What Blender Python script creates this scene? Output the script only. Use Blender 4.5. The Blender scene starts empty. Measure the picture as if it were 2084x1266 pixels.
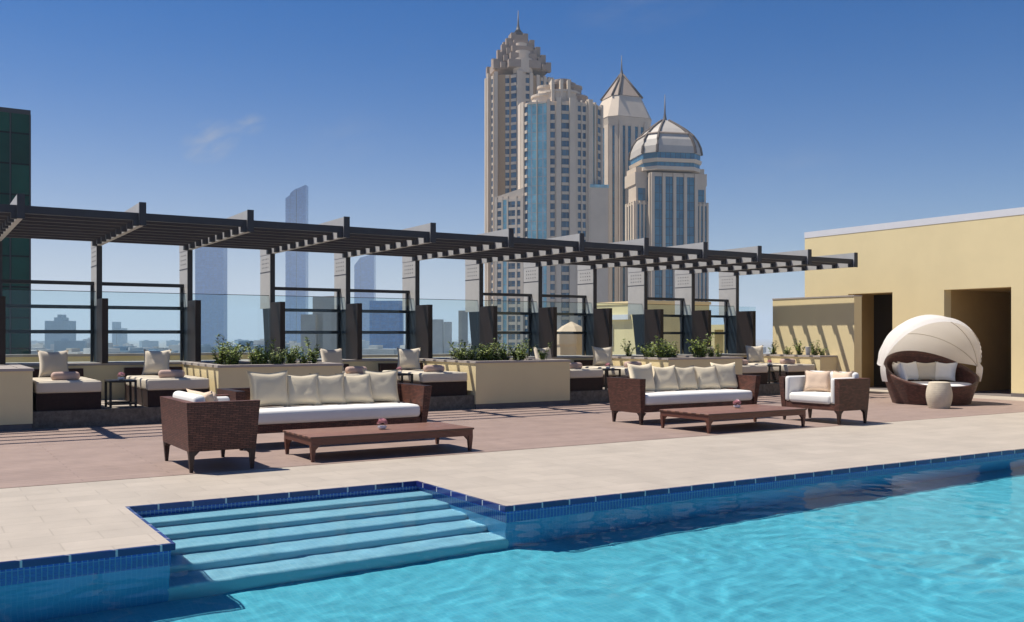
import bpy, bmesh, math, random
from mathutils import Vector, Matrix, noise, Euler
R = math.radians
sc = bpy.context.scene
C = sc.collection

# ------------------------------------------------------------ camera, sky, sun
FPX, HOR = 1950.6, 684.0                       # focal length and horizon row in photo pixels
YAW = math.atan((4148 - 1042) / FPX)
cam = bpy.data.cameras.new('camera'); cam_o = bpy.data.objects.new('camera', cam); C.objects.link(cam_o)
sc.camera = cam_o
cam.sensor_width = 36; cam.lens = 36 * FPX / 2084; cam.shift_y = (HOR - 633) / 2084
cam.clip_start = .1; cam.clip_end = 20000
cam_o.location = (0, 0, 1.5); cam_o.rotation_euler = (math.pi / 2, 0, YAW - math.pi / 2)
FW = Vector((math.cos(YAW), math.sin(YAW), 0)); RT = Vector((math.sin(YAW), -math.cos(YAW), 0))

SUN = Vector((-.34, .35, 1.0)).normalized()
world = bpy.data.worlds.new('World'); sc.world = world; world.use_nodes = True
nt = world.node_tree; N = nt.nodes; L = nt.links
sky = N.new('ShaderNodeTexSky'); sky.sky_type = 'NISHITA'; sky.sun_disc = False
sky.sun_elevation = math.asin(SUN.z); sky.sun_rotation = math.atan2(SUN.x, SUN.y)
sky.air_density = 1.0; sky.dust_density = .35; sky.ozone_density = 3.0; sky.altitude = 0
# faint wisps of cirrus, laid out by direction in the sky
tc = N.new('ShaderNodeTexCoord')
def vm(op, a, b=None):
    n = N.new('ShaderNodeVectorMath'); n.operation = op
    if isinstance(a, (tuple, list, Vector)): n.inputs[0].default_value = a
    else: L.new(a, n.inputs[0])
    if b is not None:
        if isinstance(b, (tuple, list, Vector)): n.inputs[1].default_value = b
        else: L.new(b, n.inputs[1])
    return n
def mt(op, a, b=None, clamp=False):
    n = N.new('ShaderNodeMath'); n.operation = op; n.use_clamp = clamp
    for k, v in enumerate((a, b)):
        if v is None: continue
        if isinstance(v, (int, float)): n.inputs[k].default_value = v
        else: L.new(v, n.inputs[k])
    return n.outputs[0]
def sky_dir(u, v):
    return (FW + RT * ((u - 1042) / FPX) + Vector((0, 0, (HOR - v) / FPX))).normalized()
def wisp(u0, v0, u1, v1, width, gain, scale):
    a, b = sky_dir(u0, v0), sky_dir(u1, v1)
    mid = ((a + b) / 2).normalized(); ax = (b - a); half = ax.length / 2; ax.normalize()
    across = mid.cross(ax).normalized()
    d1 = vm('DOT_PRODUCT', tc.outputs['Generated'], tuple(ax)).outputs['Value']
    d2 = vm('DOT_PRODUCT', tc.outputs['Generated'], tuple(across)).outputs['Value']
    d3 = vm('DOT_PRODUCT', tc.outputs['Generated'], tuple(mid)).outputs['Value']
    e1 = mt('DIVIDE', mt('SUBTRACT', d1, mid.dot(ax)), half)
    e2 = mt('DIVIDE', d2, width)
    r2 = mt('ADD', mt('MULTIPLY', e1, e1), mt('MULTIPLY', e2, e2))
    m = mt('SUBTRACT', 1.0, r2, True)
    cmb = N.new('ShaderNodeCombineXYZ')
    L.new(mt('MULTIPLY', d1, scale), cmb.inputs[0]); L.new(mt('MULTIPLY', d2, scale * 3), cmb.inputs[1])
    nz = N.new('ShaderNodeTexNoise'); nz.inputs['Scale'].default_value = 1; nz.inputs['Detail'].default_value = 6
    L.new(cmb.outputs[0], nz.inputs['Vector'])
    q = mt('MULTIPLY', mt('SUBTRACT', nz.outputs[0], .36), 3.2, True)
    front = mt('GREATER_THAN', d3, 0)
    return mt('MULTIPLY', mt('MULTIPLY', mt('MULTIPLY', q, m), front), gain)
tot = wisp(365, 315, 490, 262, .022, .5, 30)
tot = mt('ADD', tot, wisp(470, 262, 545, 245, .012, .4, 40))
tot = mt('ADD', tot, wisp(1130, 30, 1480, -10, .03, .10, 20))
tot = mt('ADD', tot, wisp(600, 300, 800, 260, .03, .08, 20))
tot = mt('ADD', tot, wisp(1480, 360, 1760, 330, .03, .07, 18))
mx = N.new('ShaderNodeMix'); mx.data_type = 'RGBA'
L.new(tot, mx.inputs[0]); L.new(sky.outputs[0], mx.inputs[6]); mx.inputs[7].default_value = (6.0, 6.2, 6.9, 1)
# deeper blue overhead, paler towards the horizon and the sun's side
hs = N.new('ShaderNodeHueSaturation'); hs.inputs['Saturation'].default_value = 1.55; L.new(sky.outputs[0], hs.inputs['Color'])
sepz = N.new('ShaderNodeSeparateXYZ'); L.new(tc.outputs['Generated'], sepz.inputs[0])
hzf = mt('POWER', mt('SUBTRACT', 1.0, mt('MULTIPLY', sepz.outputs[2], 2.6), True), 2.7)
sdot = vm('DOT_PRODUCT', tc.outputs['Generated'], tuple(-RT)).outputs['Value']
hzf = mt('MULTIPLY', hzf, mt('ADD', .52, mt('MULTIPLY', sdot, .42)), True)
mh = N.new('ShaderNodeMix'); mh.data_type = 'RGBA'; L.new(hzf, mh.inputs[0]); L.new(hs.outputs[0], mh.inputs[6]); mh.inputs[7].default_value = (11.2, 9.8, 10.0, 1)
tint = N.new('ShaderNodeMix'); tint.data_type = 'RGBA'; tint.blend_type = 'MULTIPLY'; tint.inputs[0].default_value = 1; tint.inputs[7].default_value = (.74, .95, 1.22, 1)
L.new(hs.outputs[0], tint.inputs[6]); L.new(tint.outputs[2], mh.inputs[6])
L.new(mh.outputs[2], mx.inputs[6])
bg = N['Background']; L.new(mx.outputs[2], bg.inputs[0]); bg.inputs[1].default_value = .050

sun = bpy.data.lights.new('sun', 'SUN'); sun_o = bpy.data.objects.new('sun', sun); C.objects.link(sun_o)
sun.energy = 5.0; sun.angle = R(.5); sun.color = (1, .94, .84)
sun_o.rotation_euler = SUN.to_track_quat('Z', 'Y').to_euler(); sun_o.location = (0, 0, 60)
sun.cycles.is_caustics_light = True
sc.view_settings.view_transform = 'Standard'; sc.view_settings.look = 'None'
sc.view_settings.exposure = 0.42; sc.view_settings.gamma = 1
sc.cycles.use_denoising = True
sc.cycles.max_bounces = 10; sc.cycles.transparent_max_bounces = 24
sc.cycles.volume_bounces = 1

# ------------------------------------------------------------ materials
M = {}
def mat(name, col, rough=.7, var=.12, scale=6, bump=0, bscale=None, spec=.4, metal=0, col2=None, stretch=None, trans=None):
    m = bpy.data.materials.new(name); m.use_nodes = True; t = m.node_tree
    b = t.nodes['Principled BSDF']; b.inputs['Roughness'].default_value = rough
    b.inputs['Specular IOR Level'].default_value = spec; b.inputs['Metallic'].default_value = metal
    co = t.nodes.new('ShaderNodeTexCoord'); vec = co.outputs['Object']
    if stretch:
        mp = t.nodes.new('ShaderNodeMapping'); mp.inputs['Scale'].default_value = stretch
        t.links.new(vec, mp.inputs[0]); vec = mp.outputs[0]
    nz = t.nodes.new('ShaderNodeTexNoise'); nz.inputs['Scale'].default_value = scale; nz.inputs['Detail'].default_value = 6
    nz.inputs['Roughness'].default_value = .65
    t.links.new(vec, nz.inputs['Vector'])
    cr = t.nodes.new('ShaderNodeValToRGB')
    c2 = col2 or tuple(min(1, c * (1 + var)) for c in col); c1 = tuple(c * (1 - var) for c in col)
    cr.color_ramp.elements[0].position = .3; cr.color_ramp.elements[1].position = .7
    cr.color_ramp.elements[0].color = (*c1, 1); cr.color_ramp.elements[1].color = (*c2, 1)
    t.links.new(nz.outputs[0], cr.inputs[0]); t.links.new(cr.outputs[0], b.inputs['Base Color'])
    if bump:
        n2 = t.nodes.new('ShaderNodeTexNoise'); n2.inputs['Scale'].default_value = bscale or scale * 5; n2.inputs['Detail'].default_value = 5
        t.links.new(vec, n2.inputs['Vector'])
        bp = t.nodes.new('ShaderNodeBump'); bp.inputs['Strength'].default_value = bump; bp.inputs['Distance'].default_value = .02
        t.links.new(n2.outputs[0], bp.inputs['Height']); t.links.new(bp.outputs[0], b.inputs['Normal'])
    M[name] = m
    return m

def brick_mat(name, c1, c2, mortar, bw, bh, ms, plane='xy', rough=.6, offset=.5, bump=.15, spec=.4, var=.1, vscale=3, msmooth=.1, zoff=0.0):
    """courses of tiles, planks or weave laid in object space; plane says which axes carry them"""
    m = bpy.data.materials.new(name); m.use_nodes = True; t = m.node_tree; b = t.nodes['Principled BSDF']
    b.inputs['Roughness'].default_value = rough; b.inputs['Specular IOR Level'].default_value = spec
    co = t.nodes.new('ShaderNodeTexCoord'); sp = t.nodes.new('ShaderNodeSeparateXYZ'); t.links.new(co.outputs['Object'], sp.inputs[0])
    cb = t.nodes.new('ShaderNodeCombineXYZ')
    if plane == 'xy':
        t.links.new(sp.outputs[0], cb.inputs[0]); t.links.new(sp.outputs[1], cb.inputs[1])
    else:
        ad = t.nodes.new('ShaderNodeMath'); ad.operation = 'ADD'; t.links.new(sp.outputs[0], ad.inputs[0]); t.links.new(sp.outputs[1], ad.inputs[1])
        t.links.new(ad.outputs[0], cb.inputs[0])
        az = t.nodes.new('ShaderNodeMath'); az.operation = 'ADD'; az.inputs[1].default_value = zoff; t.links.new(sp.outputs[2], az.inputs[0]); t.links.new(az.outputs[0], cb.inputs[1])
    br = t.nodes.new('ShaderNodeTexBrick'); br.offset = offset
    br.inputs['Scale'].default_value = 1; br.inputs['Brick Width'].default_value = bw; br.inputs['Row Height'].default_value = bh
    br.inputs['Mortar Size'].default_value = ms; br.inputs['Mortar Smooth'].default_value = msmooth; br.inputs['Bias'].default_value = 0
    br.inputs['Color1'].default_value = (*c1, 1); br.inputs['Color2'].default_value = (*c2, 1); br.inputs['Mortar'].default_value = (*mortar, 1)
    t.links.new(cb.outputs[0], br.inputs['Vector'])
    nz = t.nodes.new('ShaderNodeTexNoise'); nz.inputs['Scale'].default_value = vscale; nz.inputs['Detail'].default_value = 7; nz.inputs['Roughness'].default_value = .7
    t.links.new(co.outputs['Object'], nz.inputs['Vector'])
    mr = t.nodes.new('ShaderNodeMapRange'); mr.inputs[1].default_value = .3; mr.inputs[2].default_value = .7; mr.inputs[3].default_value = 1 - var; mr.inputs[4].default_value = 1 + var
    t.links.new(nz.outputs[0], mr.inputs[0])
    ml = t.nodes.new('ShaderNodeVectorMath'); ml.operation = 'SCALE'
    t.links.new(br.outputs['Color'], ml.inputs[0]); t.links.new(mr.outputs[0], ml.inputs['Scale']); t.links.new(ml.outputs[0], b.inputs['Base Color'])
    if bump:
        bp = t.nodes.new('ShaderNodeBump'); bp.inputs['Strength'].default_value = bump; bp.inputs['Distance'].default_value = .01; bp.invert = True
        t.links.new(br.outputs['Fac'], bp.inputs['Height']); t.links.new(bp.outputs[0], b.inputs['Normal'])
    M[name] = m
    return m

brick_mat('travertine', (.415, .36, .30), (.38, .33, .275), (.335, .29, .24), .61, .305, .006, 'xy', .55, .5, .1, .3, .10, 1.6)
brick_mat('decking', (.29, .212, .178), (.262, .191, .161), (.20, .142, .12), 2.4, .145, .006, 'xy', .6, .37, .3, .3, .14, 2.2)
brick_mat('navy_tile', (.012, .02, .11), (.02, .03, .16), (.5, .5, .52), .30, 1.0, .008, 'xz', .12, 0, .2, .6, .05, zoff=.5)
brick_mat('mosaic', (.010, .045, .34), (.02, .09, .50), (.16, .30, .50), .036, .036, .0035, 'xz', .14, 0, .2, .6, .12, 1.2)
brick_mat('pool_wall_tile', (.05, .29, .54), (.065, .33, .58), (.10, .37, .6), .036, .036, .003, 'xz', .3, 0, 0, .4, .1, 1.5)
brick_mat('pool_floor_tile', (.095, .44, .55), (.115, .48, .59), (.135, .49, .59), .05, .05, .004, 'xy', .4, 0, 0, .3, .10, 1.3)
brick_mat('step_tile', (.25, .50, .62), (.29, .54, .65), (.32, .56, .66), .05, .05, .004, 'xy', .4, 0, 0, .3, .06, 2)
brick_mat('wicker', (.085, .034, .023), (.17, .064, .043), (.02, .008, .006), .07, .020, .003, 'xz', .5, .5, .8, .35, .25, 14)
brick_mat('dark_wicker', (.030, .013, .011), (.045, .018, .014), (.012, .006, .005), .05, .013, .002, 'xz', .55, .5, .8, .3, .25, 14)
brick_mat('table_boards', (.20, .10, .07), (.24, .125, .088), (.08, .04, .03), 2.6, .095, .004, 'xy', .42, .3, .2, .4, .15, 9)
mat('table_wood', (.115, .042, .028), .45, .25, 8, .1, stretch=(1, 6, 6))
mat('leg_wood', (.035, .016, .013), .45, .2, 20)
mat('yellow_render', (.76, .63, .365), .85, .035, 1.1, .12, 90, spec=.2)
mat('shaded_doorway_wall', (.44, .30, .13), .9, .05, 2, .1, 40, spec=.2)  # yellow wall colour darkened to hold the shade inside the doorways
mat('stone_cap', (.40, .35, .31), .7, .08, 8, .05)
mat('plinth', (.15, .13, .125), .8, .12, 10)
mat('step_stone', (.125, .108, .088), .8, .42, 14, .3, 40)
mat('platform_stone', (.36, .31, .26), .8, .1, 6)
mat('white_trim', (.66, .66, .68), .6, .03, 3)
mat('steel_grey', (.46, .45, .43), .55, .05, 5, 0, spec=.4)
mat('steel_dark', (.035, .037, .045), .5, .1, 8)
mat('slat_brown', (.055, .047, .045), .6, .18, 5, .05, stretch=(.4, 8, 8))
mat('brown_plate', (.018, .010, .008), .55, .2, 5)
mat('navy_steel', (.010, .017, .026), .45, .1, 8)
mat('cream_canvas', (.60, .53, .42), .9, .04, 4, .15, 60, spec=.15)
mat('white_canvas', (.76, .735, .69), .9, .03, 4, .12, 60, spec=.15)
mat('pillow_canvas', (.66, .565, .41), .9, .04, 4, .2, 70, spec=.15)
mat('sand_canvas', (.48, .42, .34), .9, .04, 4, .1, 60, spec=.15)
mat('peach_canvas', (.66, .50, .37), .9, .05, 5, .15, 60, spec=.15)
mat('rose_canvas', (.46, .33, .28), .9, .06, 5, .15, 60, spec=.15)
mat('rope', (.55, .48, .37), .9, .07, 12, .4, 90, spec=.15)
mat('leaf_mid', (.14, .20, .03), .5, .35, 9, spec=.4)
mat('leaf_light', (.32, .38, .06), .5, .3, 9, spec=.4)
mat('leaf_dark', (.022, .042, .012), .5, .3, 9, spec=.4)
mat('stem', (.09, .07, .035), .8, .2, 9)
mat('soil', (.05, .035, .025), .95, .3, 12, .3)
mat('black_metal', (.012, .011, .011), .45, .1, 9)
mat('pink_petal', (.72, .45, .48), .7, .15, 30)
mat('white_pot', (.7, .7, .72), .4, .03, 4)
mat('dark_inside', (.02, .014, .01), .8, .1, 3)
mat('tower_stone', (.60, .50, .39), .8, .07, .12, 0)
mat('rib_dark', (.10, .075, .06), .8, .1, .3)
mat('dark_and_shaded_stone', (.33, .255, .20), .8, .10, .15, 0)  # dark roof stone; on the crowns, shade put into the stone colour
mat('tower_roof', (.44, .40, .35), .55, .08, .3, 0)
mat('tower_tan', (.42, .28, .155), .8, .06, .15, 0)
mat('spire_metal', (.10, .09, .09), .5, .1, 2)
mat('city_pale', (.50, .49, .47), .9, .2, .03)
mat('city_tan', (.42, .38, .33), .9, .2, .03)
mat('city_blue', (.20, .29, .36), .4, .2, .03)
mat('city_ground', (.24, .23, .21), .95, .25, .012)
mat('rooftop', (.33, .29, .24), .9, .12, .5)
mat('tent_cloth', (.62, .45, .31), .9, .03, 2)
mat('blue_panel', (.02, .07, .26), .4, .1, 2)

def glass_face(name, c1, c2, line, bw, bh, ms, rough=.12, plane='xz', var=.3, vscale=.2, spec=.7):
    return brick_mat(name, c1, c2, line, bw, bh, ms, plane, rough, 0, 0, spec, var, vscale)
glass_face('teal_glass', (.17, .42, .50), (.24, .52, .60), (.36, .44, .45), 2.4, 3.45, .16, .2)
glass_face('blue_glass', (.035, .13, .21), (.06, .20, .29), (.05, .09, .12), 2.2, 3.5, .14, .15)
glass_face('window_glass', (.015, .05, .10), (.08, .18, .27), (.13, .14, .14), 1.4, 3.45, .12, .15)
glass_face('green_glass', (.003, .040, .030), (.006, .07, .05), (.002, .006, .006), 1.9, 3.35, .10, .35, 'xz', .3, .2, .12)
glass_face('far_glass', (.02, .13, .38), (.035, .17, .46), (.05, .15, .36), 9, 4, .5, .2)

def hood_cloth():
    m = mat('hood_cloth', (.84, .81, .77), .9, .03, 4, .12, 60, spec=.1); t = m.node_tree; b = t.nodes['Principled BSDF']
    tl = t.nodes.new('ShaderNodeBsdfTranslucent'); tl.inputs[0].default_value = (.85, .78, .68, 1); mx = t.nodes.new('ShaderNodeMixShader'); mx.inputs[0].default_value = .38
    o = t.nodes['Material Output']; t.links.new(b.outputs[0], mx.inputs[1]); t.links.new(tl.outputs[0], mx.inputs[2]); t.links.new(mx.outputs[0], o.inputs[0])
hood_cloth()
def clear_glass():
    m = bpy.data.materials.new('balustrade_glass'); m.use_nodes = True; t = m.node_tree
    for n in list(t.nodes): t.nodes.remove(n)
    o = t.nodes.new('ShaderNodeOutputMaterial'); tr = t.nodes.new('ShaderNodeBsdfTransparent'); gl = t.nodes.new('ShaderNodeBsdfGlossy')
    tr.inputs[0].default_value = (.88, .945, .955, 1); gl.inputs['Roughness'].default_value = .02; gl.inputs[0].default_value = (.6, .65, .7, 1)
    ge = t.nodes.new('ShaderNodeNewGeometry'); dp = t.nodes.new('ShaderNodeVectorMath'); dp.operation = 'DOT_PRODUCT'
    t.links.new(ge.outputs['Normal'], dp.inputs[0]); t.links.new(ge.outputs['Incoming'], dp.inputs[1])
    def mm(op, a, b=None):
        n = t.nodes.new('ShaderNodeMath'); n.operation = op
        for k, v in enumerate((a, b)):
            if v is None: continue
            if isinstance(v, (int, float)): n.inputs[k].default_value = v
            else: t.links.new(v, n.inputs[k])
        return n.outputs[0]
    fr = mm('ADD', .03, mm('MULTIPLY', .6, mm('POWER', mm('SUBTRACT', 1.0, mm('ABSOLUTE', dp.outputs['Value'])), 5.0)))
    mx = t.nodes.new('ShaderNodeMixShader'); t.links.new(fr, mx.inputs[0]); t.links.new(tr.outputs[0], mx.inputs[1]); t.links.new(gl.outputs[0], mx.inputs[2])
    t.links.new(mx.outputs[0], o.inputs[0]); M['balustrade_glass'] = m
clear_glass()
m = bpy.data.materials.new('pool_water'); m.use_nodes = True; t = m.node_tree
for n in list(t.nodes): t.nodes.remove(n)
o = t.nodes.new('ShaderNodeOutputMaterial'); rf_ = t.nodes.new('ShaderNodeBsdfRefraction'); gl = t.nodes.new('ShaderNodeBsdfGlossy')
rf_.inputs['IOR'].default_value = 1.33; rf_.inputs['Roughness'].default_value = 0; rf_.inputs[0].default_value = (.90, .985, 1, 1)
gl.inputs['Roughness'].default_value = .03
fz = t.nodes.new('ShaderNodeFresnel'); fz.inputs[0].default_value = 1.33; mu = t.nodes.new('ShaderNodeMath'); mu.operation = 'MULTIPLY'; mu.inputs[1].default_value = .27
t.links.new(fz.outputs[0], mu.inputs[0]); mx = t.nodes.new('ShaderNodeMixShader'); t.links.new(mu.outputs[0], mx.inputs[0])
t.links.new(rf_.outputs[0], mx.inputs[1]); t.links.new(gl.outputs[0], mx.inputs[2]); t.links.new(mx.outputs[0], o.inputs[0]); M['pool_water'] = m

# ------------------------------------------------------------ mesh helpers
class MB:
    def __init__(s): s.v = []; s.f = []; s.sm = []
    def add(s, vs, fs, smooth=False):
        n = len(s.v); s.v += [tuple(p) for p in vs]
        for f in fs: s.f.append(tuple(i + n for i in f)); s.sm.append(smooth)
        return s
    def box(s, x0, x1, y0, y1, z0, z1):
        vs = [(x, y, z) for x in (x0, x1) for y in (y0, y1) for z in (z0, z1)]
        return s.add(vs, [(0, 1, 3, 2), (4, 6, 7, 5), (0, 4, 5, 1), (2, 3, 7, 6), (0, 2, 6, 4), (1, 5, 7, 3)])
    def hexa(s, b, t):                               # bottom quad, top quad (ccw seen from above)
        return s.add(list(b) + list(t), [(3, 2, 1, 0), (4, 5, 6, 7), (0, 1, 5, 4), (1, 2, 6, 5), (2, 3, 7, 6), (3, 0, 4, 7)])
    def prism(s, poly, z0, z1, poly1=None, smooth=False):
        n = len(poly); p1 = poly1 or poly
        vs = [(x, y, z0) for x, y in poly] + [(x, y, z1) for x, y in p1]
        fs = [tuple(reversed(range(n))), tuple(range(n, 2 * n))]
        s.add(vs, fs)
        k = len(s.v) - 2 * n
        for i in range(n):
            j = (i + 1) % n; s.f.append((k + i, k + j, k + n + j, k + n + i)); s.sm.append(smooth)
        return s
    def yz_prism(s, poly, x0, x1):                   # outline in the y-z plane, thickness in x
        n = len(poly)
        vs = [(x0, y, z) for y, z in poly] + [(x1, y, z) for y, z in poly]
        fs = [tuple(range(n)), tuple(reversed(range(n, 2 * n)))] + [(i, n + i, n + (i + 1) % n, (i + 1) % n) for i in range(n)]
        return s.add(vs, fs)
    def lathe(s, prof, n=24, c=(0, 0, 0), smooth=True, a0=0):
        vs = []; fs = []
        for r, z in prof:
            for i in range(n):
                a = a0 + 2 * math.pi * i / n; vs.append((c[0] + r * math.cos(a), c[1] + r * math.sin(a), c[2] + z))
        for k in range(len(prof) - 1):
            for i in range(n):
                j = (i + 1) % n; fs.append((k * n + i, k * n + j, (k + 1) * n + j, (k + 1) * n + i))
        s.add(vs, fs, smooth)
        b = len(s.v) - len(vs)
        s.f.append(tuple(reversed([b + i for i in range(n)]))); s.sm.append(False)
        s.f.append(tuple(b + (len(prof) - 1) * n + i for i in range(n))); s.sm.append(False)
        return s
    def tube(s, pts, r, n=8, smooth=True):
        pts = [Vector(p) for p in pts]; rs = r if isinstance(r, (list, tuple)) else [r] * len(pts)
        vs = []; fs = []
        for k, p in enumerate(pts):
            d = (pts[min(k + 1, len(pts) - 1)] - pts[max(k - 1, 0)]).normalized()
            a = d.cross(Vector((0, 0, 1)) if abs(d.z) < .95 else Vector((1, 0, 0))).normalized(); b = d.cross(a)
            for i in range(n):
                t = 2 * math.pi * i / n; vs.append(p + (a * math.cos(t) + b * math.sin(t)) * rs[k])
        for k in range(len(pts) - 1):
            for i in range(n):
                j = (i + 1) % n; fs.append((k * n + i, (k + 1) * n + i, (k + 1) * n + j, k * n + j))
        fs.append(tuple(range(n))); fs.append(tuple(reversed([(len(pts) - 1) * n + i for i in range(n)])))
        return s.add(vs, fs, smooth)
    def rbox(s, x0, x1, y0, y1, z0, z1, r=.04, seg=4, puff=0):
        bm = bmesh.new(); bmesh.ops.create_cube(bm, size=1)
        bmesh.ops.scale(bm, vec=(x1 - x0, y1 - y0, z1 - z0), verts=bm.verts)
        bmesh.ops.bevel(bm, geom=list(bm.edges), offset=r, segments=seg, profile=.5, affect='EDGES')
        if puff:
            bmesh.ops.subdivide_edges(bm, edges=[e for e in bm.edges if e.calc_length() > .15], cuts=5, use_grid_fill=True)
            hx, hy, hz = (x1 - x0) / 2, (y1 - y0) / 2, (z1 - z0) / 2
            for v in bm.verts:
                fx = max(0, 1 - (v.co.x / hx) ** 2); fy = max(0, 1 - (v.co.y / hy) ** 2)
                v.co.z += math.copysign(puff, v.co.z) * (fx * fy) ** .4 * (abs(v.co.z) / hz)
        c = Vector(((x0 + x1) / 2, (y0 + y1) / 2, (z0 + z1) / 2)); bm.verts.ensure_lookup_table(); bm.verts.index_update()
        s.add([v.co + c for v in bm.verts], [[v.index for v in f.verts] for f in bm.faces], True); bm.free()
        return s
    def xform(s, mtx):
        s.v = [tuple(mtx @ Vector(p)) for p in s.v]; return s
    def build(s, name, material, parent=None):
        me = bpy.data.meshes.new(name); me.from_pydata(s.v, [], s.f)
        me.polygons.foreach_set('use_smooth', s.sm); me.validate()
        o = bpy.data.objects.new(name, me); C.objects.link(o)
        me.materials.append(M[material] if isinstance(material, str) else material)
        bm = bmesh.new(); bm.from_mesh(me); bmesh.ops.recalc_face_normals(bm, faces=bm.faces); bm.to_mesh(me); bm.free()
        if parent: o.parent = parent
        return o

def tag(o, label=None, cat=None, group=None, kind=None):
    if label: o['label'] = label
    if cat: o['category'] = cat
    if group: o['group'] = group
    if kind: o['kind'] = kind
    return o
def empty(name, loc, rz=0, label=None, cat=None, group=None):
    o = bpy.data.objects.new(name, None); C.objects.link(o); o.location = loc; o.rotation_euler = (0, 0, rz); o.empty_display_size = .1
    return tag(o, label, cat, group)
def struct(name, mb, material, label=None):
    return tag(mb.build(name, material), kind='structure')
def copy_tree(o, parent=None):
    c = o.copy(); C.objects.link(c); c.parent = parent
    for ch in [x for x in bpy.data.objects if x.parent == o]: copy_tree(ch, c)
    return c

def pillow_mb(w, h, t, n=12, lean=0, seed=0):
    """upright scatter pillow: width along x, height along z, thickness along y, base at z=0"""
    b = MB(); rnd = random.Random(seed)
    g = {}
    for side in (-1, 1):
        for i in range(n + 1):
            for j in range(n + 1):
                u = -1 + 2 * i / n; v = -1 + 2 * j / n
                x = w / 2 * u * (1 - .115 * (1 - v * v)); z = h / 2 * v * (1 - .115 * (1 - u * u))
                y = side * t / 2 * (max(0, (1 - u ** 4) * (1 - v ** 4))) ** .45
                y += .012 * noise.noise(Vector((u * 2 + seed, v * 2, side))) * (1 - u ** 4) * (1 - v ** 4)
                z += -.02 * (1 - abs(u)) * (v > 0) * v
                b.v.append((x, y, z + h / 2)); g[side, i, j] = len(b.v) - 1
    for side in (-1, 1):
        for i in range(n):
            for j in range(n):
                f = (g[side, i, j], g[side, i + 1, j], g[side, i + 1, j + 1], g[side, i, j + 1])
                b.f.append(f if side < 0 else f[::-1]); b.sm.append(True)
    def rim(k):
        return [(k, 0), (n, k), (n - k, n), (0, n - k)]
    edge = [(k, 0) for k in range(n)] + [(n, k) for k in range(n)] + [(n - k, n) for k in range(n)] + [(0, n - k) for k in range(n)]
    for a in range(len(edge)):
        p, q = edge[a], edge[(a + 1) % len(edge)]
        b.f.append((g[-1, p[0], p[1]], g[1, p[0], p[1]], g[1, q[0], q[1]], g[-1, q[0], q[1]])); b.sm.append(True)
    return b
def pillow(name, loc, rz, tilt, w, h, t, material, label, group, cat='pillow', seed=0):
    o = pillow_mb(w, h, t, seed=seed).build(name, material)
    o.rotation_euler = Euler((tilt, 0, rz)); o.location = loc
    return tag(o, label, cat, group)

# ------------------------------------------------------------ ground, deck, pool
GZ = -30.0
struct('ground', MB().box(-9000, 9000, -9000, 9000, GZ - .5, GZ), 'city_ground')
Y0, YA = 7.2, 8.95; XA0, XA1 = 1.6, 4.46          # pool edge and the alcove with the steps
PX0, PX1, PY0 = -9, 17.5, .6
dk = MB()
for a in ((-14, XA0, Y0, 10.65), (XA0, XA1, YA, 10.65), (XA1, 21.72, Y0, 10.65), (PX1, 28, -8, Y0), (-14, PX0, -8, Y0), (PX0, PX1, -8, PY0), (21.72, 23.1, Y0, 21)):
    dk.box(a[0], a[1], a[2], a[3], -.05, 0)
struct('paving', dk, 'travertine')
struct('wooden_deck', MB().box(-14, 21.72, 10.652, 17.1, -.05, .004), 'decking')
struct('terrace', MB().box(-14, 30, -8, 22.0, GZ, -1.62), 'platform_stone')
struct('deck_bed', MB().box(-14, 28, YA + .15, 21.6, -1.6, -.06).box(-14, XA0 - .15, Y0 + .15, YA + .14, -1.6, -.06).box(XA1 + .15, 28, Y0 + .15, YA + .14, -1.6, -.06), 'platform_stone')
# coping tile and water line mosaic
def ring(z0, z1, dx):
    b = MB()
    b.box(PX0, XA0 + dx, Y0 - dx, Y0 + .12, z0, z1)
    b.box(XA0 - .12, XA0 + dx, Y0 + .1201, YA - dx, z0, z1)
    b.box(XA0 - .12, XA1 + .12, YA - dx + .0001, YA + .12, z0, z1)
    b.box(XA1 - dx, XA1 + .12, Y0 + .1201, YA - dx, z0, z1)
    b.box(XA1 - dx, PX1, Y0 - dx, Y0 + .12, z0, z1)
    b.box(PX1, PX1 + .12, PY0, Y0 - dx - .0001, z0, z1).box(PX0 - .12, PX0, PY0, Y0, z0, z1).box(PX0, PX1, PY0 - .12, PY0, z0, z1)
    return b
rim = ring(-.0495, -.001, .028)
struct('pool_coping', rim, 'navy_tile')
struct('pool_mosaic', ring(-.44, -.0502, 0), 'mosaic')
rec = [struct('pool_wall', ring(-1.36, -.4405, -.004), 'pool_wall_tile'),
       struct('pool_floor', MB().box(PX0 - .1, PX1 + .1, PY0 - .1, YA + .1, -1.42, -1.34), 'pool_floor_tile')]
TR = .35
for k in range(5):
    y1 = YA - TR * k
    rec.append(struct('pool_step', MB().rbox(XA0 - .05, XA1 + .05, y1 - TR, y1 + .06, -1.38, -.215 - .20 * k, .05, 5), 'step_tile'))
for o in rec: o.cycles.is_caustics_receiver = True
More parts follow.
